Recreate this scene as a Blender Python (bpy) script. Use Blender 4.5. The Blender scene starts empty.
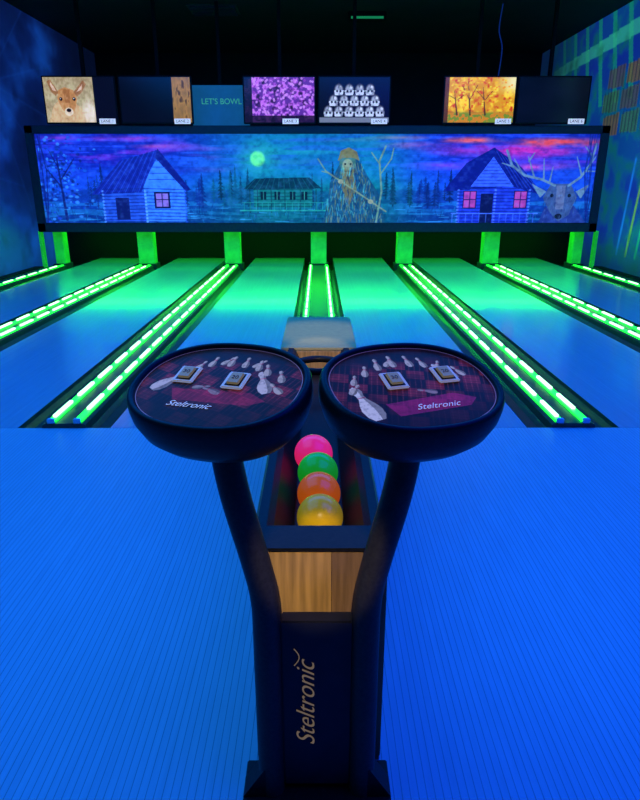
import bpy, bmesh, math, numpy as np
from mathutils import Vector, Matrix
rng=np.random.RandomState(7)
sc=bpy.context.scene
try:
    sc.view_settings.view_transform='Standard'
    sc.view_settings.look='None'
except Exception as e: print(e)

# ---------------------------------------------------------------- materials
def mat(name,col,rough=.5,metal=0,emis=None,es=0,var=.0,nscale=20,bump=0,coat=0,stretch=(1,1,1),spec=.5):
    m=bpy.data.materials.new(name); m.use_nodes=True
    nt=m.node_tree; b=nt.nodes['Principled BSDF']
    b.inputs['Roughness'].default_value=rough; b.inputs['Metallic'].default_value=metal
    b.inputs['Base Color'].default_value=(*col,1)
    b.inputs['Coat Weight'].default_value=coat
    b.inputs['Specular IOR Level'].default_value=spec
    if emis: 
        b.inputs['Emission Color'].default_value=(*emis,1); b.inputs['Emission Strength'].default_value=es
    tc=nt.nodes.new('ShaderNodeTexCoord'); mp=nt.nodes.new('ShaderNodeMapping'); mp.inputs['Scale'].default_value=stretch
    nz=nt.nodes.new('ShaderNodeTexNoise'); nz.inputs['Scale'].default_value=nscale; nz.inputs['Detail'].default_value=4
    nt.links.new(tc.outputs['Object'],mp.inputs[0]); nt.links.new(mp.outputs[0],nz.inputs['Vector'])
    if var>0:
        r=nt.nodes.new('ShaderNodeValToRGB')
        r.color_ramp.elements[0].position=.3; r.color_ramp.elements[1].position=.7
        r.color_ramp.elements[0].color=(*[c*(1-var) for c in col],1)
        r.color_ramp.elements[1].color=(*[min(1,c*(1+var)) for c in col],1)
        nt.links.new(nz.outputs['Fac'],r.inputs[0]); nt.links.new(r.outputs[0],b.inputs['Base Color'])
    if bump>0:
        bp=nt.nodes.new('ShaderNodeBump'); bp.inputs['Strength'].default_value=bump; bp.inputs['Distance'].default_value=.002
        nt.links.new(nz.outputs['Fac'],bp.inputs['Height']); nt.links.new(bp.outputs[0],b.inputs['Normal'])
    return m

def board_mat(name,colA,colB,period,line,rough,coat=0.0,linedark=.45,crough=.12):
    m=bpy.data.materials.new(name); m.use_nodes=True; nt=m.node_tree; b=nt.nodes['Principled BSDF']
    b.inputs['Roughness'].default_value=rough; b.inputs['Coat Weight'].default_value=coat; b.inputs['Coat Roughness'].default_value=crough
    tc=nt.nodes.new('ShaderNodeTexCoord'); sp=nt.nodes.new('ShaderNodeSeparateXYZ'); nt.links.new(tc.outputs['Object'],sp.inputs[0])
    def M(op,a,bv=None,c=None):
        n=nt.nodes.new('ShaderNodeMath'); n.operation=op
        for i,v in enumerate((a,bv)):
            if v is None: continue
            if isinstance(v,(int,float)): n.inputs[i].default_value=v
            else: nt.links.new(v,n.inputs[i])
        return n.outputs[0]
    s=M('DIVIDE',sp.outputs[0],period); fr=M('FRACT',s); fl=M('FLOOR',s)
    wn=nt.nodes.new('ShaderNodeTexWhiteNoise'); wn.noise_dimensions='1D'; nt.links.new(fl,wn.inputs['W'])
    mx=nt.nodes.new('ShaderNodeMixRGB'); mx.inputs[1].default_value=(*colA,1); mx.inputs[2].default_value=(*colB,1)
    nt.links.new(wn.outputs[0],mx.inputs[0])
    lt=M('LESS_THAN',fr,line)
    mx2=nt.nodes.new('ShaderNodeMixRGB'); nt.links.new(lt,mx2.inputs[0]); nt.links.new(mx.outputs[0],mx2.inputs[1])
    mx2.inputs[2].default_value=(*[c*linedark for c in colA],1)
    mp=nt.nodes.new('ShaderNodeMapping'); mp.inputs['Scale'].default_value=(1,.06,1); nt.links.new(tc.outputs['Object'],mp.inputs[0])
    nz=nt.nodes.new('ShaderNodeTexNoise'); nz.inputs['Scale'].default_value=60; nt.links.new(mp.outputs[0],nz.inputs['Vector'])
    mx3=nt.nodes.new('ShaderNodeMixRGB'); mx3.blend_type='MULTIPLY'; mx3.inputs[0].default_value=.25
    nt.links.new(mx2.outputs[0],mx3.inputs[1]); nt.links.new(nz.outputs['Fac'],mx3.inputs[2])
    nt.links.new(mx3.outputs[0],b.inputs['Base Color'])
    return m

def attr_mat(name,es,rough=.4,spec=.5):
    m=bpy.data.materials.new(name); m.use_nodes=True; nt=m.node_tree; b=nt.nodes['Principled BSDF']
    a=nt.nodes.new('ShaderNodeAttribute'); a.attribute_name='Col'
    nt.links.new(a.outputs['Color'],b.inputs['Base Color']); nt.links.new(a.outputs['Color'],b.inputs['Emission Color'])
    b.inputs['Emission Strength'].default_value=es; b.inputs['Roughness'].default_value=rough; b.inputs['Specular IOR Level'].default_value=spec
    return m

# ---------------------------------------------------------------- mesh helpers
def link(o,parent=None):
    sc.collection.objects.link(o)
    if parent is not None: o.parent=parent
    return o
def empty(name,loc=(0,0,0),rot=(0,0,0)):
    e=bpy.data.objects.new(name,None); e.location=loc; e.rotation_euler=rot; e.empty_display_size=.1
    return link(e)
def meshobj(name,verts,faces,m,parent=None,smooth=False):
    me=bpy.data.meshes.new(name); me.from_pydata(verts,[],faces); me.update()
    if m: me.materials.append(m)
    if smooth:
        for p in me.polygons: p.use_smooth=True
    return link(bpy.data.objects.new(name,me),parent)
def box(name,lo,hi,m,parent=None,bev=0):
    bm=bmesh.new(); bmesh.ops.create_cube(bm,size=1)
    for v in bm.verts:
        v.co=Vector([(lo[i]+hi[i])/2+v.co[i]*(hi[i]-lo[i]) for i in range(3)])
    if bev>0: bmesh.ops.bevel(bm,geom=bm.edges[:],offset=bev,segments=2,affect='EDGES')
    me=bpy.data.meshes.new(name); bm.to_mesh(me); bm.free(); me.materials.append(m)
    return link(bpy.data.objects.new(name,me),parent)
def extrude_profile(name,prof,y0,y1,m,parent=None):
    n=len(prof); v=[(x,y0,z) for x,z in prof]+[(x,y1,z) for x,z in prof]
    f=[(i,(i+1)%n,(i+1)%n+n,i+n) for i in range(n)]+[tuple(range(n))[::-1],tuple(range(n,2*n))]
    return meshobj(name,v,f,m,parent)
def tube(name,pts,r,m,parent=None,res=10):
    cu=bpy.data.curves.new(name,'CURVE'); cu.dimensions='3D'; cu.bevel_depth=r; cu.bevel_resolution=res; cu.use_fill_caps=True
    s=cu.splines.new('POLY'); s.points.add(len(pts)-1)
    for p,c in zip(s.points,pts): p.co=(*c,1)
    cu.materials.append(m)
    o=bpy.data.objects.new(name,cu); 
    link(o); 
    dg=bpy.context.evaluated_depsgraph_get(); me=bpy.data.meshes.new_from_object(o.evaluated_get(dg)); 
    bpy.data.objects.remove(o)
    for p in me.polygons: p.use_smooth=True
    return link(bpy.data.objects.new(name,me),parent)
def text(name,s,size,loc,rot,m,parent=None,ext=.0008,shear=0,align='CENTER',bold=0):
    cu=bpy.data.curves.new(name,'FONT'); cu.body=s; cu.size=size; cu.extrude=ext; cu.shear=shear; cu.offset=bold
    cu.align_x=align; cu.align_y='CENTER'; cu.materials.append(m)
    o=bpy.data.objects.new(name,cu); link(o)
    dg=bpy.context.evaluated_depsgraph_get(); me=bpy.data.meshes.new_from_object(o.evaluated_get(dg)); bpy.data.objects.remove(o)
    o=bpy.data.objects.new(name,me); o.location=loc; o.rotation_euler=rot
    return link(o,parent)
def smoothpath(pts,n=10):
    P=[Vector(p) for p in pts]; P=[P[0]*2-P[1]]+P+[P[-1]*2-P[-2]]; out=[]
    for i in range(1,len(P)-2):
        for k in range(n):
            t=k/n; a,b,c,d=P[i-1:i+3]
            out.append(.5*((2*b)+(c-a)*t+(2*a-5*b+4*c-d)*t*t+(3*b-a-3*c+d)*t**3))
    out.append(P[-2]); return [tuple(p) for p in out]

# ---------------------------------------------------------------- painter (vertex-colour pictures)
class Canvas:
    def __init__(s,x0,x1,y0,y1,W,H,col=(0,0,0)):
        s.x0,s.x1,s.y0,s.y1,s.W,s.H=x0,x1,y0,y1,W,H
        s.X,s.Y=np.meshgrid(np.linspace(x0,x1,W),np.linspace(y0,y1,H)); s.C=np.zeros((H,W,3)); s.C[:]=np.array(col)/255
    def mix(s,a,col):
        a=np.clip(a,0,1)[...,None]; c=np.array(col,float)
        c=c/255 if c.ndim==1 else c
        s.C=s.C*(1-a)+c*a
    def poly(s,pts,col,al=1):
        ins=np.zeros(s.X.shape,bool); n=len(pts)
        for i in range(n):
            x1,y1=pts[i]; x2,y2=pts[(i+1)%n]
            if y1==y2: continue
            c=((y1>s.Y)!=(y2>s.Y))&(s.X<(x2-x1)*(s.Y-y1)/(y2-y1)+x1); ins^=c
        s.mix(ins*al,col)
    def seg(s,p,q,w,col,al=1,w2=None):
        w2=w if w2 is None else w2
        px=(s.x1-s.x0)/s.W
        dx,dy=q[0]-p[0],q[1]-p[1]; L=dx*dx+dy*dy+1e-9
        t=np.clip(((s.X-p[0])*dx+(s.Y-p[1])*dy)/L,0,1)
        d=np.hypot(s.X-p[0]-t*dx,s.Y-p[1]-t*dy); ww=(w+(w2-w)*t)/2
        s.mix(np.clip((ww-d)/px+.5,0,1)*al,col)
    def line(s,pts,w,col,al=1):
        for a,b in zip(pts[:-1],pts[1:]): s.seg(a,b,w,col,al)
    def ell(s,cx,cy,rx,ry,col,al=1,soft=.15):
        d=np.hypot((s.X-cx)/rx,(s.Y-cy)/ry); s.mix(np.clip((1-d)/soft,0,1)*al,col)
    def noise(s,sx,sy,oct=3,seed=0):
        r=np.random.RandomState(seed); out=0; tot=0
        for o in range(oct):
            gx=(s.X-s.x0)/sx*2**o; gy=(s.Y-s.y0)/sy*2**o
            G=r.rand(int(gy.max())+3,int(gx.max())+3)
            ix=gx.astype(int); iy=gy.astype(int); fx=gx-ix; fy=gy-iy; fx=fx*fx*(3-2*fx); fy=fy*fy*(3-2*fy)
            v=(G[iy,ix]*(1-fx)+G[iy,ix+1]*fx)*(1-fy)+(G[iy+1,ix]*(1-fx)+G[iy+1,ix+1]*fx)*fy
            out=out+v*.5**o; tot+=.5**o
        return out/tot
    def mesh(s,name,fn,m,parent=None,keep=None):
        U,V=np.meshgrid(np.linspace(0,1,s.W),np.linspace(0,1,s.H))
        x,y,z=fn(U,V); vs=np.stack([x+0*U,y+0*U,z+0*U],-1).reshape(-1,3)
        idx=np.arange(s.W*s.H).reshape(s.H,s.W)
        q=np.stack([idx[1:,:-1],idx[1:,1:],idx[:-1,1:],idx[:-1,:-1]],-1)
        if keep is not None: q=q[keep(U,V)[:-1,:-1]]
        q=q.reshape(-1,4)
        me=bpy.data.meshes.new(name); me.from_pydata(vs.tolist(),[],q.tolist())
        c=np.clip(s.C,0,1); lin=np.where(c<=.04045,c/12.92,((c+.055)/1.055)**2.4)
        a=me.color_attributes.new('Col','FLOAT_COLOR','POINT')
        a.data.foreach_set('color',np.concatenate([lin.reshape(-1,3),np.ones((s.W*s.H,1))],1).ravel().astype(np.float32))
        me.materials.append(m); me.update()
        return link(bpy.data.objects.new(name,me),parent)

# ---------------------------------------------------------------- shared materials
M_black=mat('black_plastic',(.010,.0095,.008),.42,var=.3,nscale=90,bump=.15,spec=.16)
M_tube=mat('powder_coated_steel',(.026,.025,.020),.5,var=.3,nscale=120,bump=.2,spec=.25)
M_blacksoft=mat('matte_black',(.006,.006,.006),.7,var=.3,spec=.2)
M_gutter=mat('gutter_plastic',(.03,.06,.03),.3,var=.2,spec=.4)  # green spill of the LED strips is mixed into the base colour
M_frame=mat('mask_frame',(.02,.03,.04),.5,var=.2)
M_metal=mat('brushed_metal',(.5,.45,.36),.35,.4,(.6,.55,.48),.22,var=.15,nscale=60,stretch=(1,8,1))  # slight emission stands in for light on the button frames
M_key=mat('button_brass',(.30,.24,.10),.4,.2,(.35,.27,.12),.25,var=.1)  # emission lifts the keys in place of light falling on them
M_gold=mat('gold_letter',(.5,.36,.10),.5,0,(.5,.32,.12),.26,var=.1,spec=.2)  # lettering is brightened by emission instead of a light
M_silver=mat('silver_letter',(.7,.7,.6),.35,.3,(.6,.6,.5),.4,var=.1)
M_green=mat('green_led_diffuser',(.05,.8,.1),.4,0,(.01,1,.02),2.6,var=.1)
M_white=mat('led_tube',(.7,1,.7),.4,0,(.34,1,.30),3.6,var=.05)
M_postglow=mat('green_lit_pillar',(.10,.60,.08),.5,0,(.01,.6,.01),.38,var=.3,nscale=5)  # green light on the pillars is put in as emission
M_wood=mat('maple_laminate',(.55,.32,.09),.4,0,var=.3,nscale=9,stretch=(8,8,.5),spec=.25)
M_wood2=mat('walnut_laminate',(.26,.15,.06),.4,0,var=.3,nscale=9,stretch=(8,8,.5),spec=.25)
M_greytop=mat('grey_laminate',(.50,.42,.14),.6,var=.08,nscale=30,spec=.15)
M_navy=mat('navy_panel',(.014,.015,.018),.5,var=.2,spec=.2)
M_approach=board_mat('approach_boards',(.50,.54,.62),(.47,.51,.60),.0215,.12,.34,.0,.5)
M_lane=board_mat('lane_boards',(.36,.44,.54),(.32,.39,.50),.027,.05,.32,.55,.7,.11)
M_label=mat('label_white',(.8,.8,.8),.5,0,(.8,.85,.9),.6)
M_cap=mat('cap_white',(.5,.6,.7),.5,var=.1)
M_ink=mat('label_ink',(.02,.02,.02),.6)
M_ceiling=mat('ceiling_black',(.006,.007,.009),.8,var=.4,nscale=2)
M_walldark=mat('wall_dark',(.006,.008,.014),.7,var=.3,nscale=3)

# ---------------------------------------------------------------- room
YF=3.755; YE=13.6; YM=12.0
XW=5.45; ZC=4.5; Y0=-3.0; YB=17.0; SP=1.66; GW=.30
box('floor',(-XW,Y0,-.30),(XW,YB,-.141),M_blacksoft)
box('approach_floor',(-XW+.002,Y0+.002,-.14),(XW-.002,YF,0),M_approach)
box('ceiling',(-XW,Y0,ZC),(XW,YB,ZC+.1),M_ceiling)
box('wall_back',(-XW,YB,-.3),(XW,YB+.1,ZC),M_walldark)
box('wall_front',(-XW,Y0-.1,-.3),(XW,Y0,ZC),M_walldark)
M_mural_wall=attr_mat('fluorescent_wall_paint',1.15,.6)
def wallcanvas(seed,right):
    c=Canvas(0,20,0,4.8,800,190,(4,10,40))
    n=c.noise(1.2,.8,4,seed); n2=c.noise(.3,.3,3,seed+9)
    if right:
        c.mix(np.ones_like(n),(4,70,110)); c.mix(n,(10,30,120)); c.mix(np.clip(n2-.42,0,1)*1.8,(10,130,100))
        for k in range(10):
            y=12.9+k*.62; c.poly([(y,0),(y+.16,0),(y-.35,1.6),(y-.51,1.6)],(16,130,90),.6)
        c.poly([(11.6,.10),(19,.55),(19,.75),(11.6,.42)],(40,150,120),.7)
        for j,(yy,rr) in enumerate(((1.15,.0),(1.55,.12),(1.95,.0))):
            for k in range(5):
                x=12.3+k*.75+rr; c.poly([(x,yy-.18),(x+.66,yy-.14),(x+.66,yy+.16),(x,yy+.2)],[(100,70,40),(70,60,60),(50,90,60)][(k+j)%3],.7)
                for q in range(5): c.seg((x+.08+q*.13,yy-.16),(x+.08+q*.13,yy+.17),.035,(20,30,50),.7)
        c.poly([(11.5,.7),(12.1,.75),(12.1,2.4),(11.5,2.5)],(100,190,180),.8); c.ell(11.8,.75,.3,.3,(130,210,200),.9,.3)
        c.poly([(11.6,1.2),(12.0,1.2),(12.0,1.45),(11.6,1.45)],(20,70,90),.8)
        c.ell(12.6,2.9,.9,.45,(120,180,40),.85,.4); c.ell(13.6,2.7,.6,.4,(20,140,190),.8,.4); c.ell(12.3,3.4,.5,.4,(10,90,200),.9,.4)
        for k in range(9): c.seg((11.6+k*.35,2.6+.1*(k%2)),(11.8+k*.35,4.2),.07,[(20,170,90),(110,170,40),(20,110,200)][k%3],.7)
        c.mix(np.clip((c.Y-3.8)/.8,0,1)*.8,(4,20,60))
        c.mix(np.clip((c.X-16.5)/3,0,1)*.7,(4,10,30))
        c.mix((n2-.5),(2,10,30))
    else:
        c.mix(n*.8,(8,45,130))
        for cx,cy in ((14.4,1.4),(12.2,2.6)):
            for a in range(12):
                an=a*math.pi/6+.2; c.seg((cx,cy),(cx+3*math.cos(an),cy+2.2*math.sin(an)),.03,(16,60,140),.2)
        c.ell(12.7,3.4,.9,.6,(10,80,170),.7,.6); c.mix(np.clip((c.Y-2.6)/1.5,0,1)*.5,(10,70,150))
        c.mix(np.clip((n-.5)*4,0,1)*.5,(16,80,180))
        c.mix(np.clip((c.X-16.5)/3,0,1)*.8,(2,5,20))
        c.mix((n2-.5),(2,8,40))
    return c
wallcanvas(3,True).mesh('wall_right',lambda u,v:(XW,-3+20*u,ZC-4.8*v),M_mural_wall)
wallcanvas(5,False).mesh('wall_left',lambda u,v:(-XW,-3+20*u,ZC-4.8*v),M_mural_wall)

# ---------------------------------------------------------------- lanes + dividers
for k in range(-3,3):
    x0=k*SP+GW+.002; x1=(k+1)*SP-GW-.002
    box('bowling_lane',(x0,YF+.003,-.12),(x1,YE,0),M_lane)
def divider(x,y0,half=0,s=.085,gap=True):
    e=empty('lane_gutter_divider',(x,0,0))
    prof=[(-.298,0),(-.295,-.03),(-.27,-.065),(-.22,-.08),(-.17,-.065),(-.145,-.03),(-.14,.02),(-.12,.03),(.12,.03),(.14,.02),(.145,-.03),(.17,-.065),(.22,-.08),(.27,-.065),(.295,-.03),(.298,0),(.298,-.12),(-.298,-.12)]
    if s>.1: prof=[(a+(.06 if 0<a<.18 else -.06 if -.18<a<0 else 0),b) for a,b in prof]
    extrude_profile('gutter_channel',prof,y0+.003,12.1,M_gutter,e)
    for sg in (-1,1):
        if half and sg==half: continue
        xs=sg*s
        box('led_base_%s'%('l' if sg<0 else 'r'),(xs-.028,y0+.03,.028),(xs+.028,12.05,.044),M_green,e,.004)
        bm=bmesh.new(); y=y0+.08+(.0 if sg<0 else .15)
        while y<11.7:
            r=bmesh.ops.create_cube(bm,size=1)
            for v in r['verts']:
                v.co=Vector((xs+v.co.x*.022,y+.15+v.co.y*.30,.051+v.co.z*.018))
            y+=.44
        me=bpy.data.meshes.new('led_tubes'); bm.to_mesh(me); bm.free(); me.materials.append(M_white)
        link(bpy.data.objects.new('led_tubes',me),e)
        box('end_cap',(xs-.022,y0+.003,.02),(xs+.022,y0+.03,.06),M_cap,e,.004)
    return e
for k in range(-3,4):
    if k==0: divider(0,4.06,0,.15)
    else: divider(k*SP,YF,(0 if abs(k)<3 else (1 if k>0 else -1)))
for s in (-1,1):
    a,b=sorted((s*(3*SP+GW+.003),s*(XW-.01))); box('side_ledge',(a,YF+.003,-.14),(b,12.1,.01),M_blacksoft)
box('pit_curtain',(-XW+.01,YE+.05,-.14),(XW-.01,YE+.12,1.2),M_blacksoft)
for k in range(-3,4):
    e=empty('division_pillar',(k*SP,0,0))
    w=.15 if abs(k)<3 else .09
    box('post',(-w,12.2,-.14),(w,12.45,.655),M_postglow,e,.01)
    box('foot',(-w-.04,12.15,-.14),(w+.04,12.47,.05),M_gutter,e,.005)
    if abs(k)==3:
        sg=1 if k>0 else -1
        box('slim_post',(sg*.33-.03,12.2,-.14),(sg*.33+.03,12.3,.655),M_postglow,e,.005)

# ---------------------------------------------------------------- masking unit
mk=empty('masking_unit',(-.02,0,0))
box('backing',(-5.2,YM+.02,.66),(5.2,YM+.12,2.47),M_frame,mk)
for nm,lo,hi in (('frame_bottom',(-5.2,YM-.05,.655),(5.2,YM+.03,.82)),('frame_top',(-5.2,YM-.05,2.345),(5.2,YM+.03,2.48)),
                 ('frame_l',(-5.2,YM-.05,.655),(-5.05,YM+.03,2.48)),('frame_r',(5.05,YM-.05,.655),(5.2,YM+.03,2.48))):
    box(nm,lo,hi,M_frame,mk,.01)
c=Canvas(35,600,134,222,1150,190,(10,30,150))
n1=c.noise(70,9,4,1); n2=c.noise(16,4,4,2); n3=c.noise(4,3,3,4); n4=c.noise(40,3,3,12)
c.mix(np.clip((c.Y-134)/55,0,1)*.7,(20,90,225))
c.mix(np.clip((n1-.45)*5,0,1)*np.clip((182-c.Y)/20,0,1)*.8,(10,20,140))
c.mix(np.clip((n4-.5)*6,0,1)*np.clip((182-c.Y)/20,0,1)*.6,(40,80,240))
c.mix(np.clip((n1-.60)*7,0,1)*np.clip((172-c.Y)/16,0,1)*.8,(110,50,200))
for cx,cy,rx,ry,col,al in ((130,139,60,4,(170,50,170),1.4),(60,138,30,4,(120,50,180),1.2),(160,146,40,3,(200,70,150),1.2),(520,150,110,9,(190,40,160),2.0),(560,142,60,6,(240,70,70),2.2),(470,140,40,4,(240,90,90),2.2),(410,145,50,5,(180,60,160),1.8),(395,138,40,3,(230,90,110),1.8),(300,150,60,5,(60,160,180),2),(340,140,80,2.5,(160,80,150),1.5),(450,165,60,5,(110,60,220),2),(215,168,30,4,(100,60,200),1.2),(540,166,50,5,(190,70,180),1.6)):
    c.mix(np.clip(1-np.hypot((c.X-cx)/rx,(c.Y-cy)/ry),0,1)*(n2*al),col)
g=np.exp(-((c.X-278)/75)**2)+.75*np.exp(-((c.X-375)/42)**2)
g=np.clip(g,0,1)
c.mix(g*.78,(10,135,140))
c.mix(g*np.clip((n4-.5)*6,0,1)*np.clip((178-c.Y)/20,0,1)*.6,(20,80,170))
c.mix(np.clip((c.Y-(182+10*c.noise(25,90,3,9)))/2,0,1)*.85,(10,50,140))
c.mix(np.clip((c.Y-203)/10,0,1)*.8,(6,45,110)); c.mix((n4>.52)*(c.Y>200)*.55,(25,120,190))
c.mix(g*np.clip((c.Y-172)/15,0,1)*.65,(8,105,80))
c.ell(257,158,26,22,(40,200,130),.6,1.0); c.ell(257,158,8.5,8.5,(100,235,130),.95,.3); c.ell(255,156,3,2.4,(60,190,110),.6,.5); c.ell(260,161,2.4,2,(60,190,110),.6,.5)
r=np.random.RandomState(4)
def tree(x,y,h,w,col):
    c.seg((x,y),(x,y-h),1.2,col,.9,.4)
    for k in range(8):
        t=k/8; c.poly([(x-w*(1-t)-.6,y-h*t*.95-2+r.uniform(-1,1)),(x+r.uniform(-.5,.5),y-h*t-h*.2),(x+w*(1-t)+.6,y-h*t*.95-2+r.uniform(-1,1))],col,.75)
for x in list(r.uniform(183,248,16))+list(r.uniform(312,334,6))+list(r.uniform(382,458,24))+list(r.uniform(78,100,6)):
    u=r.uniform(.6,1.3); base=(8,40,110) if x<200 or x>420 else (8,65,85)
    tree(x,r.uniform(197,207),r.uniform(12,36),r.uniform(2.5,5),tuple(b*u for b in base))
for k in range(300):
    x,y=r.normal(55,15),r.normal(176,22); c.ell(x,y,r.uniform(1,3.2),r.uniform(.8,2.2),[(20,90,200),(10,50,140),(50,140,235),(8,26,90),(20,60,190)][k%5],.8,.5)
for p,q,w in (((58,218),(55,158),3),((56,185),(42,166),1.5),((57,178),(72,158),1.5),((56,168),(48,150),1.2)): c.seg(p,q,w,(8,20,80),.9,w*.5)
for k in range(60):
    x=r.uniform(36,600); y=r.uniform(205,221); c.seg((x,y),(x+r.uniform(4,16),y+r.uniform(-.4,.4)),.6,[(60,170,230),(10,30,90)][k%2],.6)
for k in range(160):
    x=r.uniform(36,600); y=r.uniform(208,222); c.seg((x,y),(x+r.uniform(-2,2),y-r.uniform(3,7)),.5,[(20,120,170),(5,30,80)][k%2],.7)
# cabin left
c.poly([(97,220),(97,188),(140,184),(140,220)],(30,76,190)); c.poly([(140,220),(140,182),(158,154),(182,184),(182,220)],(50,120,230))
c.poly([(86,193),(118,160),(158,149),(137,191)],(14,34,140)); c.poly([(157,148),(188,188),(183,190),(154,157)],(10,24,110))
for k in range(10):
    c.seg((98,188+k*3.4),(140,187+k*3.4),.8,(8,28,110),.85); c.seg((140,187+k*3.4),(182,188+k*3.4),.8,(12,40,130),.85)
for k in range(10):
    c.ell(97.5,189.7+k*3.4,1.6,1.4,(80,140,235),.8,.5); c.ell(141,189.7+k*3.4,1.6,1.4,(100,170,245),.8,.5); c.ell(182,189.7+k*3.4,1.6,1.4,(30,80,200),.8,.5)
for k in range(14): c.seg((119+k*2.7,160-k*.8),(90+k*3.4,192-k*.1),.5,(40,90,210) if k%2 else (6,20,80),.6)
for k in range(4): c.seg((146+k*1.5,178-k*6),(172-k*4,178-k*6),.7,(12,40,130),.85)
c.poly([(150,190),(166,190),(166,207),(150,207)],(8,16,60)); c.poly([(152,192),(164,192),(164,205),(152,205)],(140,110,200),.9)
c.seg((158,192),(158,205),.9,(8,16,60)); c.seg((152,198),(164,198),.9,(8,16,60)); c.poly([(110,196),(124,196),(124,218),(110,218)],(8,20,80))
# middle cabin
c.poly([(252,206),(252,186),(312,186),(312,206)],(14,105,95)); c.poly([(241,188),(254,177),(309,176),(322,187)],(6,48,56))
for k in range(12): c.seg((255+k*4.7,177),(245+k*6.4,188),.5,(20,110,110),.6)
for k in range(6): c.seg((252,188+k*3.4),(312,188+k*3.4),.7,(4,45,50),.8)
for x in (262,276,292,304): c.poly([(x-3,190),(x+3,190),(x+3,198),(x-3,198)],(4,30,36)); c.seg((x,190),(x,198),.5,(60,170,140))
for x in (248,256,270,284,300,316): c.seg((x,188),(x,211),1,(10,60,60))
c.seg((238,209),(328,209),1.3,(30,150,130)); 
for k in range(14): c.seg((242+k*6.2,201),(242+k*6.2,209),.6,(30,150,130),.7)
c.seg((240,201),(326,201),.7,(30,150,130),.7)
# shaggy, long-haired forest figure holding a branch
c.poly([(322,224),(328,202),(330,182),(338,166),(347,154),(358,158),(368,174),(380,192),(388,224)],(20,75,95))
c.ell(348,162,9,10,(60,110,90)); c.ell(348,165,6,7.5,(130,150,110)); 
c.poly([(338,160),(341,150),(349,147),(357,151),(360,160),(354,157),(343,157)],(110,110,60))
c.poly([(343,168),(355,168),(357,188),(350,204),(342,186)],(100,100,60))
c.ell(345.5,163,1.1,1.1,(8,20,24)); c.ell(351,163,1.1,1.1,(8,20,24)); c.seg((345,170),(352,170),.8,(40,40,30))
for k in range(420):
    a=r.uniform(326,384); b=r.uniform(160,218)
    if abs(a-352)<6+(b-150)*.42: c.seg((a,b),(a+r.uniform(-2.4,2.4),b+r.uniform(4,10)),.6,[(130,140,80),(8,36,60),(70,180,170),(24,90,130),(90,100,60)][k%5],.7)
c.seg((326,170),(388,210),1.5,(120,140,100),.9); c.ell(341,180,3,2.4,(140,150,110)); c.ell(372,200,3,2.4,(140,150,110))
c.line([(378,222),(383,190),(380,160),(386,146)],1.8,(100,140,110)); c.line([(382,172),(392,158),(394,148)],1.2,(100,140,110)); c.line([(381,164),(372,152)],1.2,(100,140,110)); c.line([(326,170),(318,158)],1.2,(100,140,110)); c.line([(330,172),(322,170)],1,(100,140,110))
# right cabin
c.poly([(462,222),(462,184),(535,186),(535,222)],(26,52,190)); c.poly([(446,190),(468,162),(495,147),(524,166),(550,194),(516,185)],(8,20,110))
c.poly([(474,185),(495,156),(518,185)],(50,90,225))
for k in range(8): c.seg((478+k*2.2,182-k*3.2),(514-k*2.4,182-k*3.2),.6,(10,26,110),.8)
for k in range(12): c.seg((495+k*2.4,149+k*1.5),(520+k*2.6,185+k*.7),.5,(40,80,220) if k%2 else (4,10,70),.6)
for k in range(11): c.seg((462,187+k*3.3),(535,187+k*3.3),.8,(8,20,110),.85)
for k in range(11):
    for x in (462,500,535): c.ell(x,188.6+k*3.3,1.6,1.3,(80,120,235),.8,.5)
for x0,x1 in ((468,480),(520,532)):
    c.poly([(x0-1,189),(x1+1,189),(x1+1,207),(x0-1,207)],(8,14,60)); c.poly([(x0,190),(x1,190),(x1,206),(x0,206)],(170,60,150)); c.seg(((x0+x1)/2,190),((x0+x1)/2,206),1,(20,20,80)); c.seg((x0,198),(x1,198),1,(20,20,80))
c.poly([(485,192),(498,192),(498,222),(485,222)],(6,12,60)); c.seg((456,212),(545,212),1,(60,100,220)); 
for k in range(13): c.seg((457+k*7,212),(457+k*7,221),.7,(60,100,220),.8)
# deer with wide antlers
sk=(90,125,150)
c.poly([(546,224),(552,206),(582,204),(598,224)],(30,50,120))
c.poly([(556,182),(576,182),(584,196),(577,214),(567,220),(557,210),(549,196)],(50,75,120)); c.poly([(562,184),(571,184),(571,208),(563,208)],(100,110,140),.7)
c.ell(558,194,2,2,(5,10,20)); c.ell(576,194,2,2,(5,10,20)); c.ell(567,215,4,3,(10,14,30))
for k in range(70):
    a,b=r.uniform(550,584),r.uniform(184,220); c.seg((a,b),(a+r.uniform(-1,1),b+r.uniform(2,4)),.5,[(90,110,150),(20,30,70)][k%2],.5)
c.poly([(552,190),(536,182),(546,196)],sk); c.poly([(582,190),(596,182),(588,197)],sk)
c.line([(560,184),(546,178),(528,174),(514,164),(508,150)],2.4,sk); c.line([(574,184),(585,176),(593,164),(597,144)],2.4,sk)
for p,q in (((538,176),(530,156)),((526,173),(516,158)),((548,179),(546,158)),((554,181),(556,166)),((586,174),(579,156)),((592,166),(599,154)),((589,170),(599,170)),((517,166),(504,162)),((595,156),(586,146)),((531,160),(536,152))): c.seg(p,q,1.9,sk,1,.8)
for k in range(10): c.line([(592+r.uniform(-4,6),134),(592+r.uniform(-6,8),170),(596,222)],.8,(8,24,100),.6)
for k in range(8): c.line([(37+r.uniform(-2,6),134),(38+r.uniform(-2,8),170),(38,222)],.8,(8,24,100),.6)
c.mix((n3-.5)*.7,(4,14,60)); c.mix(np.clip(.5-n3,0,1)*.45,(90,165,255))
c.mix(np.ones_like(n3)*.10,(0,20,120))
c.mesh('printed_mural',lambda u,v:(-5.06+10.12*u,YM-.005,2.35-1.54*v),attr_mat('mural_print',1.35,.25),mk)

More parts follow.
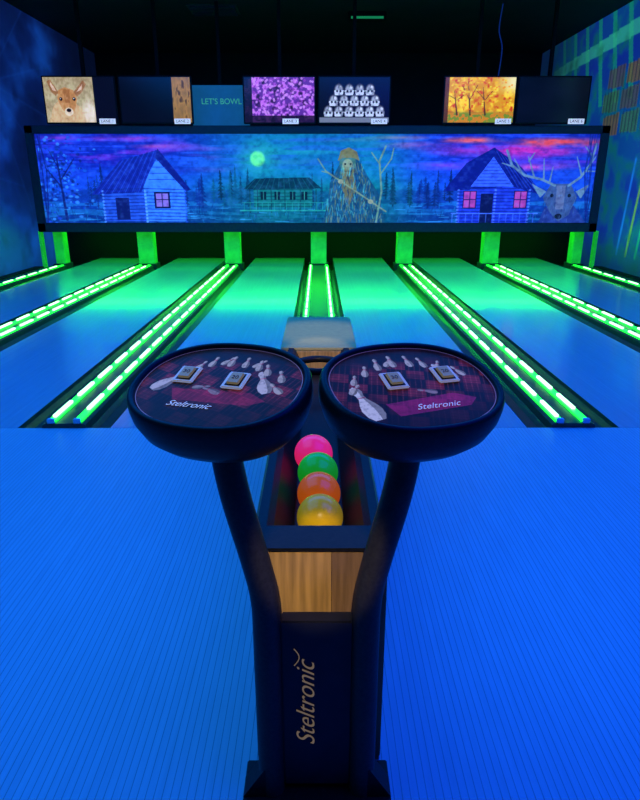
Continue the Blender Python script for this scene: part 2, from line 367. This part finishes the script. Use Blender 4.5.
# ---------------------------------------------------------------- televisions
M_screen=attr_mat('tv_screen',1.0,.2)
def tv(x,paint,lab,w=1.26,h=.76,zc=2.875,lx=.45,backlight=True):
    e=empty('television',(x,YM-.12,zc))
    box('casing',(-w/2,-.02,-h/2),(w/2,.05,h/2),M_black,e,.008)
    box('mount_arm',(-.06,.05,-.10),(.06,.30,.10),M_blacksoft,e)
    box('mount_pole',(-.03,.27,-.2),(.03,.33,ZC-zc),M_blacksoft,e)
    c=Canvas(0,74,0,46,150,94,(3,4,8)); paint(c)
    c.mesh('screen',lambda u,v:(-w/2+.025+(w-.05)*u,-.024,h/2-.025-(h-.05)*v),M_screen,e)
    box('lane_label',(lx-.15,-.035,-h/2+.0),(lx+.13,-.026,-h/2+.085),M_label,e)
    text('lane_label_text',lab,.07,(lx-.01,-.037,-h/2+.043),(math.pi/2,0,0),M_ink,e)
def p_deer(c):
    n=c.noise(10,10,3,1); nf=c.noise(2,3,3,5); c.mix(np.ones_like(n),(150,125,85)); c.mix(n,(190,175,130))
    c.poly([(2,46),(8,30),(16,22),(30,24),(42,36),(50,46)],(205,165,115)); c.ell(46,36,9,16,(235,215,185),.9,.5)
    c.poly([(13,22),(15,13),(22,10),(31,13),(34,22),(31,32),(27,39),(22,39),(17,32)],(185,125,70))
    c.poly([(20,12),(27,12),(26,26),(21,26)],(150,90,45),.7)
    c.poly([(15,15),(8,2),(4,4),(7,14),(12,19)],(150,100,60)); c.poly([(13,14),(8,5),(7,7),(9,13)],(220,180,150)); c.poly([(31,15),(42,3),(45,7),(40,15),(34,20)],(150,100,60)); c.poly([(34,15),(41,7),(40,12)],(220,180,150))
    c.ell(24,35,5,4.6,(230,205,170)); c.ell(24,33.5,2.8,2.1,(15,10,10)); c.ell(16.8,22,1.8,2,(10,6,6)); c.ell(30.8,22,1.8,2,(10,6,6)); c.ell(16.4,21.4,.5,.5,(240,240,240)); c.ell(30.4,21.4,.5,.5,(240,240,240))
    c.mix((nf-.5)*.6,(80,50,25)); c.mix(np.clip(.5-nf,0,1)*.6,(255,235,200))
    c.mix((c.X>52)*1.0,(6,6,14))
def p_bear(c):
    c.mix(np.clip(c.noise(20,20,2,3)-.3,0,1)*.3,(20,20,60))
    n=c.noise(3,8,3,2); m=(c.X>55)
    c.mix(m*1.0,(110,80,45)); c.mix(m*n,(200,140,60)); c.mix(m*np.clip((n-.58)*8,0,1)*.8,(50,35,20))
def p_purple(c):
    n=c.noise(3,3,2,3); n2=c.noise(5,4,2,8)
    c.mix(np.ones_like(n),(90,40,130)); c.mix(np.clip((n-.45)*5,0,1),(190,100,200)); c.mix(np.clip((n2-.6)*6,0,1),(40,15,60))
    r=np.random.RandomState(2)
    for k in range(160): 
        x,y=r.uniform(8,74),r.uniform(0,40); c.ell(x,y,1.5,1.5,(225,150,225) if k%3 else (150,60,170),.9,.5); c.ell(x,y,.5,.5,(90,30,120),.9,.5)
    c.mix((c.X<8)*.85,(8,5,20)); c.mix((c.Y>39)*.8,(20,10,30))
def p_helmets(c):
    c.mix(np.ones_like(c.X),(8,9,14)); n=c.noise(3,3,2,3)
    for row,(y,nn) in enumerate(((12,4),(23,5),(34,6))):
        for k in range(nn):
            x=37+(k-(nn-1)/2)*11; c.ell(x,y,5.2,6,(150,155,165),1,.4); c.poly([(x-5,y+1),(x+5,y+1),(x+4,y+6),(x-4,y+6)],(195,200,210)); c.ell(x+1.8,y-2,2,2,(225,225,230),.8,.6); c.ell(x-1.8,y+2,1.1,1.4,(10,10,15)); c.ell(x+1.8,y+2,1.1,1.4,(10,10,15)); c.seg((x,y-6),(x,y-2),.6,(60,60,70))
    c.mix((n-.5)*1.2,(10,10,20))
    c.mix((c.Y>41)*.9,(120,125,135))
def p_autumn(c):
    n=c.noise(6,6,4,5); n2=c.noise(3,3,3,6)
    c.mix(np.ones_like(n),(215,140,15)); c.mix(np.clip((n-.45)*4,0,1),(255,205,40)); c.mix(np.clip((n2-.58)*5,0,1),(200,60,10))
    c.mix(np.clip((c.X-50)/20,0,1)*np.clip((20-c.Y)/12,0,1),(240,220,150))
    c.mix(np.clip((c.Y-34)/3,0,1),(110,130,30)); c.mix(np.clip((c.Y-34)/3,0,1)*(n2>.5),(200,120,20))
    for x,y in ((24,4),(40,10),(10,14)): c.seg((x+4,38),(x,y),1.8,(60,30,15),.9,.5); c.seg((x+2,24),(x+10,y+4),.8,(60,30,15),.8); c.seg((x+2,22),(x-6,y+4),.8,(60,30,15),.8)
    r=np.random.RandomState(3)
    for k in range(120): c.ell(r.uniform(3,72),r.uniform(0,34),1.6,1.2,[(255,215,50),(240,120,10),(255,180,20)][k%3],.7,.5)
    c.mix((c.X<4)*.8,(60,30,10))
def p_dark(c): c.mix(np.clip(c.noise(20,14,3,11)-.25,0,1)*.5,(15,20,50))
tv(-4.13,p_deer,'LANE 1'); tv(-2.82,p_bear,'LANE 2'); tv(-.68,p_purple,'LANE 3',lx=.2); tv(.62,p_helmets,'LANE 4'); tv(2.79,p_autumn,'LANE 5'); tv(4.07,p_dark,'LANE 6')
sg=empty('illuminated_sign',(-1.78,YM+.40,2.85))
box('sign_panel',(-.52,0,-.37),(.52,.04,.33),mat('sign_teal',(.02,.10,.2),.5,0,(.005,.08,.2),.8,var=.4,nscale=3),sg)
text('sign_text',"LET'S BOWL",.135,(0.02,-.01,.06),(math.pi/2,0,0),mat('sign_green',(.1,.5,.3),.5,0,(.05,.4,.2),.7),sg)
box('sign_post',(-.03,.04,-.2),(.03,.09,ZC-2.85),M_blacksoft,sg)
v=empty('ceiling_vent',(-1.9,13,ZC)); 
for k in range(6): box('slat',(-.4,-.3+k*.1,-.05),(.4,-.25+k*.1,-.01),M_frame,v)
box('vent_frame',(-.45,-.36,-.012),(.45,.3,0),M_frame,v)
l=empty('green_ceiling_lamp',(.9,13.2,ZC-.02)); box('housing',(-.35,-.1,-.12),(.35,.1,.02),M_blacksoft,l,.01); box('lens',(-.3,-.104,-.10),(.3,-.09,-.06),mat('lamp_green',(.05,.4,.15),.4,0,(.01,.28,.1),.6),l)
cab=empty('hanging_cable'); tube('cord',smoothpath([(3.25,12.6,ZC),(3.22,12.6,4.1),(3.3,12.6,3.8),(3.27,12.6,3.3)]),.010,mat('cord_blue',(.02,.06,.3),.5,0,(.01,.05,.4),.2),cab)

# ---------------------------------------------------------------- ball return
br=empty('ball_return')
W2=.165; YR0=1.30; YR1=3.23; ZT=.67
box('cabinet_side_l',(-W2-.004,YR0,0),(-W2+.02,YR1,.60),M_wood2,br,.002)
box('cabinet_side_r',(W2-.02,YR0,0),(W2+.004,YR1,.60),M_wood2,br,.002)
box('cabinet_front_l',(-W2,YR0-.012,0),(.03,YR0+.006,.662),M_wood,br,.001)
box('cabinet_front_r',(.031,YR0-.012,0),(W2,YR0+.006,.662),M_wood2,br,.001)
box('tray_floor',(-W2+.02,YR0+.02,.50),(W2-.02,YR1,.53),M_black,br)
for s,nm in ((-1,'l'),(1,'r')):
    extrude_profile('tray_rim_'+nm,[(s*.148,.52),(s*.168,.56),(s*.168,.655),(s*.16,.67),(s*.135,.67),(s*.118,.655),(s*.075,.556),(s*.075,.53)][::s],YR0+.007,YR1,M_black,br)
box('tray_lip',(-.155,YR0-.013,.662),(.155,YR0+.10,.673),M_black,br,.004)
rg=bpy.data.meshes.new('lift_ring'); bm=bmesh.new()
N=40
for i in range(N):
    for j in range(10):
        a=2*math.pi*i/N; b=2*math.pi*j/10; R=.115; rr=.017
        bm.verts.new(((R+rr*math.cos(b))*math.cos(a),(R+rr*math.cos(b))*math.sin(a),rr*math.sin(b)))
bm.verts.ensure_lookup_table()
for i in range(N):
    for j in range(10):
        bm.faces.new([bm.verts[q] for q in (i*10+j,((i+1)%N)*10+j,((i+1)%N)*10+(j+1)%10,i*10+(j+1)%10)])
bm.to_mesh(rg); bm.free(); rg.materials.append(M_black)
for p in rg.polygons: p.use_smooth=True
o=link(bpy.data.objects.new('lift_ring',rg),br); o.location=(0,2.95,.655)
box('hood_body',(-.20,YR1,0),(.20,4.05,.64),M_wood,br,.004)
box('hood_top',(-.205,YR1-.005,.655),(.205,4.055,.672),M_greytop,br,.006)
box('hood_front_band',(-.20,YR1-.02,.54),(.20,YR1,.657),M_wood,br,.004)

def ball(name,x,y,z,col,es=.2):
    bm=bmesh.new(); bmesh.ops.create_uvsphere(bm,u_segments=48,v_segments=32,radius=.065)
    me=bpy.data.meshes.new(name); bm.to_mesh(me); bm.free()
    for p in me.polygons: p.use_smooth=True
    m=mat('ball_resin',col,.28,0,col,es,var=.15,nscale=25,coat=.2,spec=.3); me.materials.append(m)
    o=bpy.data.objects.new(name,me); o.location=(x,y,z); link(o); return o
ball('bowling_ball',.003,1.535,.618,(.80,.46,.01),.2)
ball('bowling_ball',0,1.668,.622,(.95,.14,.006),.32)
ball('bowling_ball',-.003,1.80,.628,(.012,.55,.02),.32)
ball('bowling_ball',-.018,1.932,.634,(1,.02,.14),.6)

# ---------------------------------------------------------------- console pedestal + consoles
YP=1.20
pd=empty('console_pedestal',(-.005,0,0))
box('center_panel',(-.085,YP-.01,.03),(.085,YP+.03,.54),M_navy,pd,.004)
box('back_brace',(-.10,YP+.03,.05),(.10,YR0-.018,.40),M_blacksoft,pd)
box('base_plate',(-.19,YP-.08,0),(.19,YP+.08,.012),M_black,pd,.003)
for s in (-1,1):
    vs=[(s*.12,YP-.03,.012),(s*.19,YP-.03,.012),(s*.135,YP-.03,.10),(s*.12,YP-.03,.10)]
    vs=vs+[(a,YP+.03,cz) for a,b_,cz in vs]
    meshobj('gusset_%s'%('l' if s<0 else 'r'),vs,[(0,1,2,3),(7,6,5,4),(0,4,5,1),(1,5,6,2),(2,6,7,3),(3,7,4,0)],M_black,pd)
text('pedestal_lettering','Steltronic',.066,(-.026,YP-.0115,.295),(math.pi/2,-math.pi/2,0),M_gold,pd,.0006,.5,bold=-.0006)
tube('lettering_swash',[( -.054+.012*math.sin(t/14*6.3),YP-.0115,.415+t*.007) for t in range(0,8)],.0012,M_gold,pd,3)

def pinpoly(c,x,y,L,ang,col=(200,200,205)):
    prof=[(0,.10),(.12,.17),(.30,.19),(.45,.15),(.62,.075),(.72,.07),(.84,.105),(.95,.08),(1,.0)]
    ca,sa=math.cos(ang),math.sin(ang)
    P=[(t,w) for t,w in prof]+[(t,-w) for t,w in prof[::-1]]
    c.poly([(x+L*(t*sa+w*ca),y-L*(t*ca-w*sa)) for t,w in P],col)
    c.poly([(x+L*(t*sa+w*ca),y-L*(t*ca-w*sa)) for t,w in [(t,w) for t,w in prof]+[(t,w*.3) for t,w in prof[::-1]]],tuple(q*.55 for q in col),.8)
    a=(x+L*(.66*sa-.07*ca),y-L*(.66*ca+.07*sa)); b=(x+L*(.66*sa+.07*ca),y-L*(.66*ca-.07*sa)); c.seg(a,b,1.0,(150,30,60))
M_face=attr_mat('console_graphic',.75,.4,.15)
A=.192; B=.158
def console(s):
    e=empty('bowling_console',(s*.198-.006,1.215,1.105))
    h=empty('head',(0,0,0)); h.parent=e; h.rotation_euler=(math.radians(17),0,math.radians(s*17))
    prof=[(.0,-.110),(.30,-.110),(.62,-.105),(.82,-.090),(.93,-.066),(.99,-.034),(1.0,-.010),(.995,.006),(.97,.014),(.93,.014),(.915,.009),(.91,.003),(0,.003)]
    N=96; vs=[];fs=[]
    for (r_,z) in prof[1:-1]:
        for i in range(N):
            a=2*math.pi*i/N; ex=.88
            cx=abs(math.cos(a))**ex*(1 if math.cos(a)>0 else -1); cy=abs(math.sin(a))**ex*(1 if math.sin(a)>0 else -1)
            vs.append((A*r_*cx,B*r_*cy*(1.0),z))
    K=len(prof)-2
    for k in range(K-1):
        for i in range(N): fs.append((k*N+i,k*N+(i+1)%N,(k+1)*N+(i+1)%N,(k+1)*N+i))
    fs.append(tuple(range(N))[::-1]); fs.append(tuple(range((K-1)*N,K*N)))
    meshobj('housing',vs,fs,M_black,h,True)
    vs=[];fs=[]
    for i in range(N):
        a=2*math.pi*i/N; cx=abs(math.cos(a))**.88*(1 if math.cos(a)>0 else -1); cy=abs(math.sin(a))**.88*(1 if math.sin(a)>0 else -1)
        for q in (.892,.902): vs.append((A*q*cx,B*q*cy,.0062))
    for i in range(N):
        j=(i+1)%N; fs.append((2*i,2*i+1,2*j+1,2*j))
    meshobj('trim_ring',vs,fs,mat('ring_pink',(.4,.2,.16),.4,0,(.4,.2,.18),.18),h)
    c=Canvas(0,180,0,150,420,350,(24,7,9))
    n=c.noise(20,20,3,6); n2=c.noise(3,3,2,9)
    u=(c.X*.95+c.Y*.35); w=(c.Y*.95-c.X*.28)
    iu=np.floor(u/21).astype(int); iw=np.floor(w/17).astype(int); hsh=((iu*7+iw*13)%5)/4.
    c.mix((hsh>.4)*.75,(74,14,20)); c.mix((hsh>.7)*.6,(112,30,40)); c.mix((hsh<.1)*.5,(12,5,6))
    for k in (.2,.5,.8):   # fine plaid threads inside the tiles
        c.mix((np.abs((u/21)%1-k)<.03)*.35,(150,70,70)); c.mix((np.abs((w/17)%1-k)<.035)*.35,(10,4,6))
    c.mix(((u%21)<1.2)*.6,(10,4,6)); c.mix(((w%17)<1.2)*.6,(10,4,6))
    c.mix(np.clip(n-.45,0,1)*1.6,(8,3,4))
    c.mix(np.clip((c.Y-98)/22,0,1)*.7,(12,4,6))
    c.mix(np.clip((42-c.Y)/20,0,1)*.8,(16,11,10))
    grey=(150,140,120)
    r=np.random.RandomState(5)
    if s<0:
        c.poly([(40,88),(130,84),(150,96),(134,106),(50,108)],(150,24,60),.5)
        pinpoly(c,18,94,46,.6,(160,152,140)); pinpoly(c,146,82,44,-.45,(165,155,140)); pinpoly(c,62,84,20,1.3,(120,110,100)); pinpoly(c,96,90,24,-1.2,(120,100,95))
        for x,y,L,a in ((50,50,20,.3),(64,42,22,.1),(76,36,20,.5),(86,38,22,.05),(104,38,22,-.05),(114,36,20,.6),(122,42,22,-.1),(136,50,24,-.3),(156,60,24,-.35),(162,80,24,-.8)): pinpoly(c,x,y,L,a,grey)
        bpos=((-.084,.024),(.030,.018))
    else:
        pinpoly(c,34,128,60,-.18,(175,168,150)); pinpoly(c,146,70,36,-.5,(155,148,135)); pinpoly(c,112,92,22,-1.2,(120,100,95))
        c.poly([(48,104),(128,96),(150,108),(138,120),(56,126)],(150,24,90),.6)
        for x,y,L,a in ((26,66,20,.4),(44,52,22,.3),(64,42,24,.1),(74,36,20,.6),(84,38,24,0),(104,40,24,-.05),(120,44,22,-.15),(130,50,20,.5),(158,66,22,-.4),(18,82,22,.7)): pinpoly(c,x,y,L,a,grey)
        bpos=((-.034,.018),(.084,.024))
    c.mix((n2-.5)*.5,(0,0,0))
    A1,B1=A*.90,B*.90
    c.mesh('graphic_plate',lambda u,v:(-A1+2*A1*u,B1-2*B1*v,.0052),M_face,h,keep=lambda U,V:(np.abs(2*U-1)**(2/.88)+np.abs(2*V-1)**(2/.88))<.985)
    for i,(bx,by) in enumerate(bpos):
        box('button_frame_%d'%i,(bx-.024,by-.030,.005),(bx+.024,by+.030,.010),M_metal,h,.003)
        box('button_bezel_%d'%i,(bx-.0165,by-.0225,.0095),(bx+.0165,by+.0225,.0105),M_black,h)
        box('button_key_%d'%i,(bx-.0145,by-.0205,.010),(bx+.0145,by+.0205,.016),M_key,h,.003)
        text('button_text_%d'%i,'20' if i else '30',.016,(bx,by,.0165),(0,0,0),M_ink,h,.0003)
    text('console_lettering','Steltronic',.024,(-.035 if s<0 else .022,-.076,.0062),(0,0,0),M_silver,h,.0003,.5,bold=-.0002)
    pts=smoothpath([(s*.192,1.215,1.05),(s*.190,1.208,.97),(s*.172,1.20,.86),(s*.135,YP,.70),(s*.117,YP,.60),(s*.114,YP,.48),(s*.114,YP,.25),(s*.114,YP,.012)],8)
    pts=[(x-(s*.196),y-1.215,z-1.105) for x,y,z in pts]
    tube('support_tube',pts,.033,M_tube,e,12)
    box('mount_plate',(-.045,-.045,-.118),(.045,.045,-.10),M_black,e,.004)
console(-1); console(1)

# ---------------------------------------------------------------- lights
def area(name,loc,size,power,col,rot=(0,0,0),spread=None):
    l=bpy.data.lights.new(name,'AREA'); l.shape='RECTANGLE'; l.size,l.size_y=size; l.energy=power; l.color=col
    if spread: l.spread=spread
    o=bpy.data.objects.new(name,l); o.location=loc; o.rotation_euler=rot; return link(o)
area('blacklight_lamp',(-2.8,2.2,4.35),(4.5,3.5),175,(.010,.23,.80))
area('blacklight_lamp',(2.8,.8,4.35),(4.5,4.0),270,(.004,.035,1))
area('blacklight_lamp',(0,6.6,4.35),(9.5,4.4),560,(.003,.18,1))
area('pin_deck_lamp',(0,12.85,.64),(9.9,1.2),75,(.02,1,.03),(0,0,0))
area('pin_deck_lamp',(0,11.92,.645),(9.9,.06),80,(.02,1,.03),(math.radians(-45),0,0))
def spot(name,loc,tgt,power,col,ang,blend=.6,rad=.05):
    l=bpy.data.lights.new(name,'SPOT'); l.energy=power; l.color=col; l.spot_size=math.radians(ang); l.spot_blend=blend; l.shadow_soft_size=rad
    o=bpy.data.objects.new(name,l); o.location=loc; d=Vector(tgt)-Vector(loc); o.rotation_euler=d.to_track_quat('-Z','Y').to_euler(); return link(o)
spot('return_fill_spot',(0,-1.8,3.4),(0,1.32,.60),460,(1,.78,.5),4.4,.3,.02)  # unseen fill added to light the cabinet front and balls
spot('return_fill_spot',(0,3.62,4.3),(0,3.62,.67),120,(1,.95,.6),12,.8,.02)  # added fill aimed straight down on the hood top
spot('return_fill_spot',(0,-1.6,4.3),(0,3.21,.64),650,(1,.80,.5),4.0,.6,.02)  # added fill from behind the camera for the hood's front band
w=bpy.data.worlds.new('world'); sc.world=w; w.use_nodes=True
w.node_tree.nodes['Background'].inputs[0].default_value=(.01,.03,.12,1); w.node_tree.nodes['Background'].inputs[1].default_value=.15

cam=bpy.data.cameras.new('camera'); cam.sensor_fit='VERTICAL'; cam.sensor_height=24; cam.lens=24*620/800
co=bpy.data.objects.new('camera',cam); co.location=(0,0,1.5); co.rotation_euler=(math.radians(90-19.2),0,math.radians(-.12)); link(co); sc.camera=co
cam.clip_start=.05
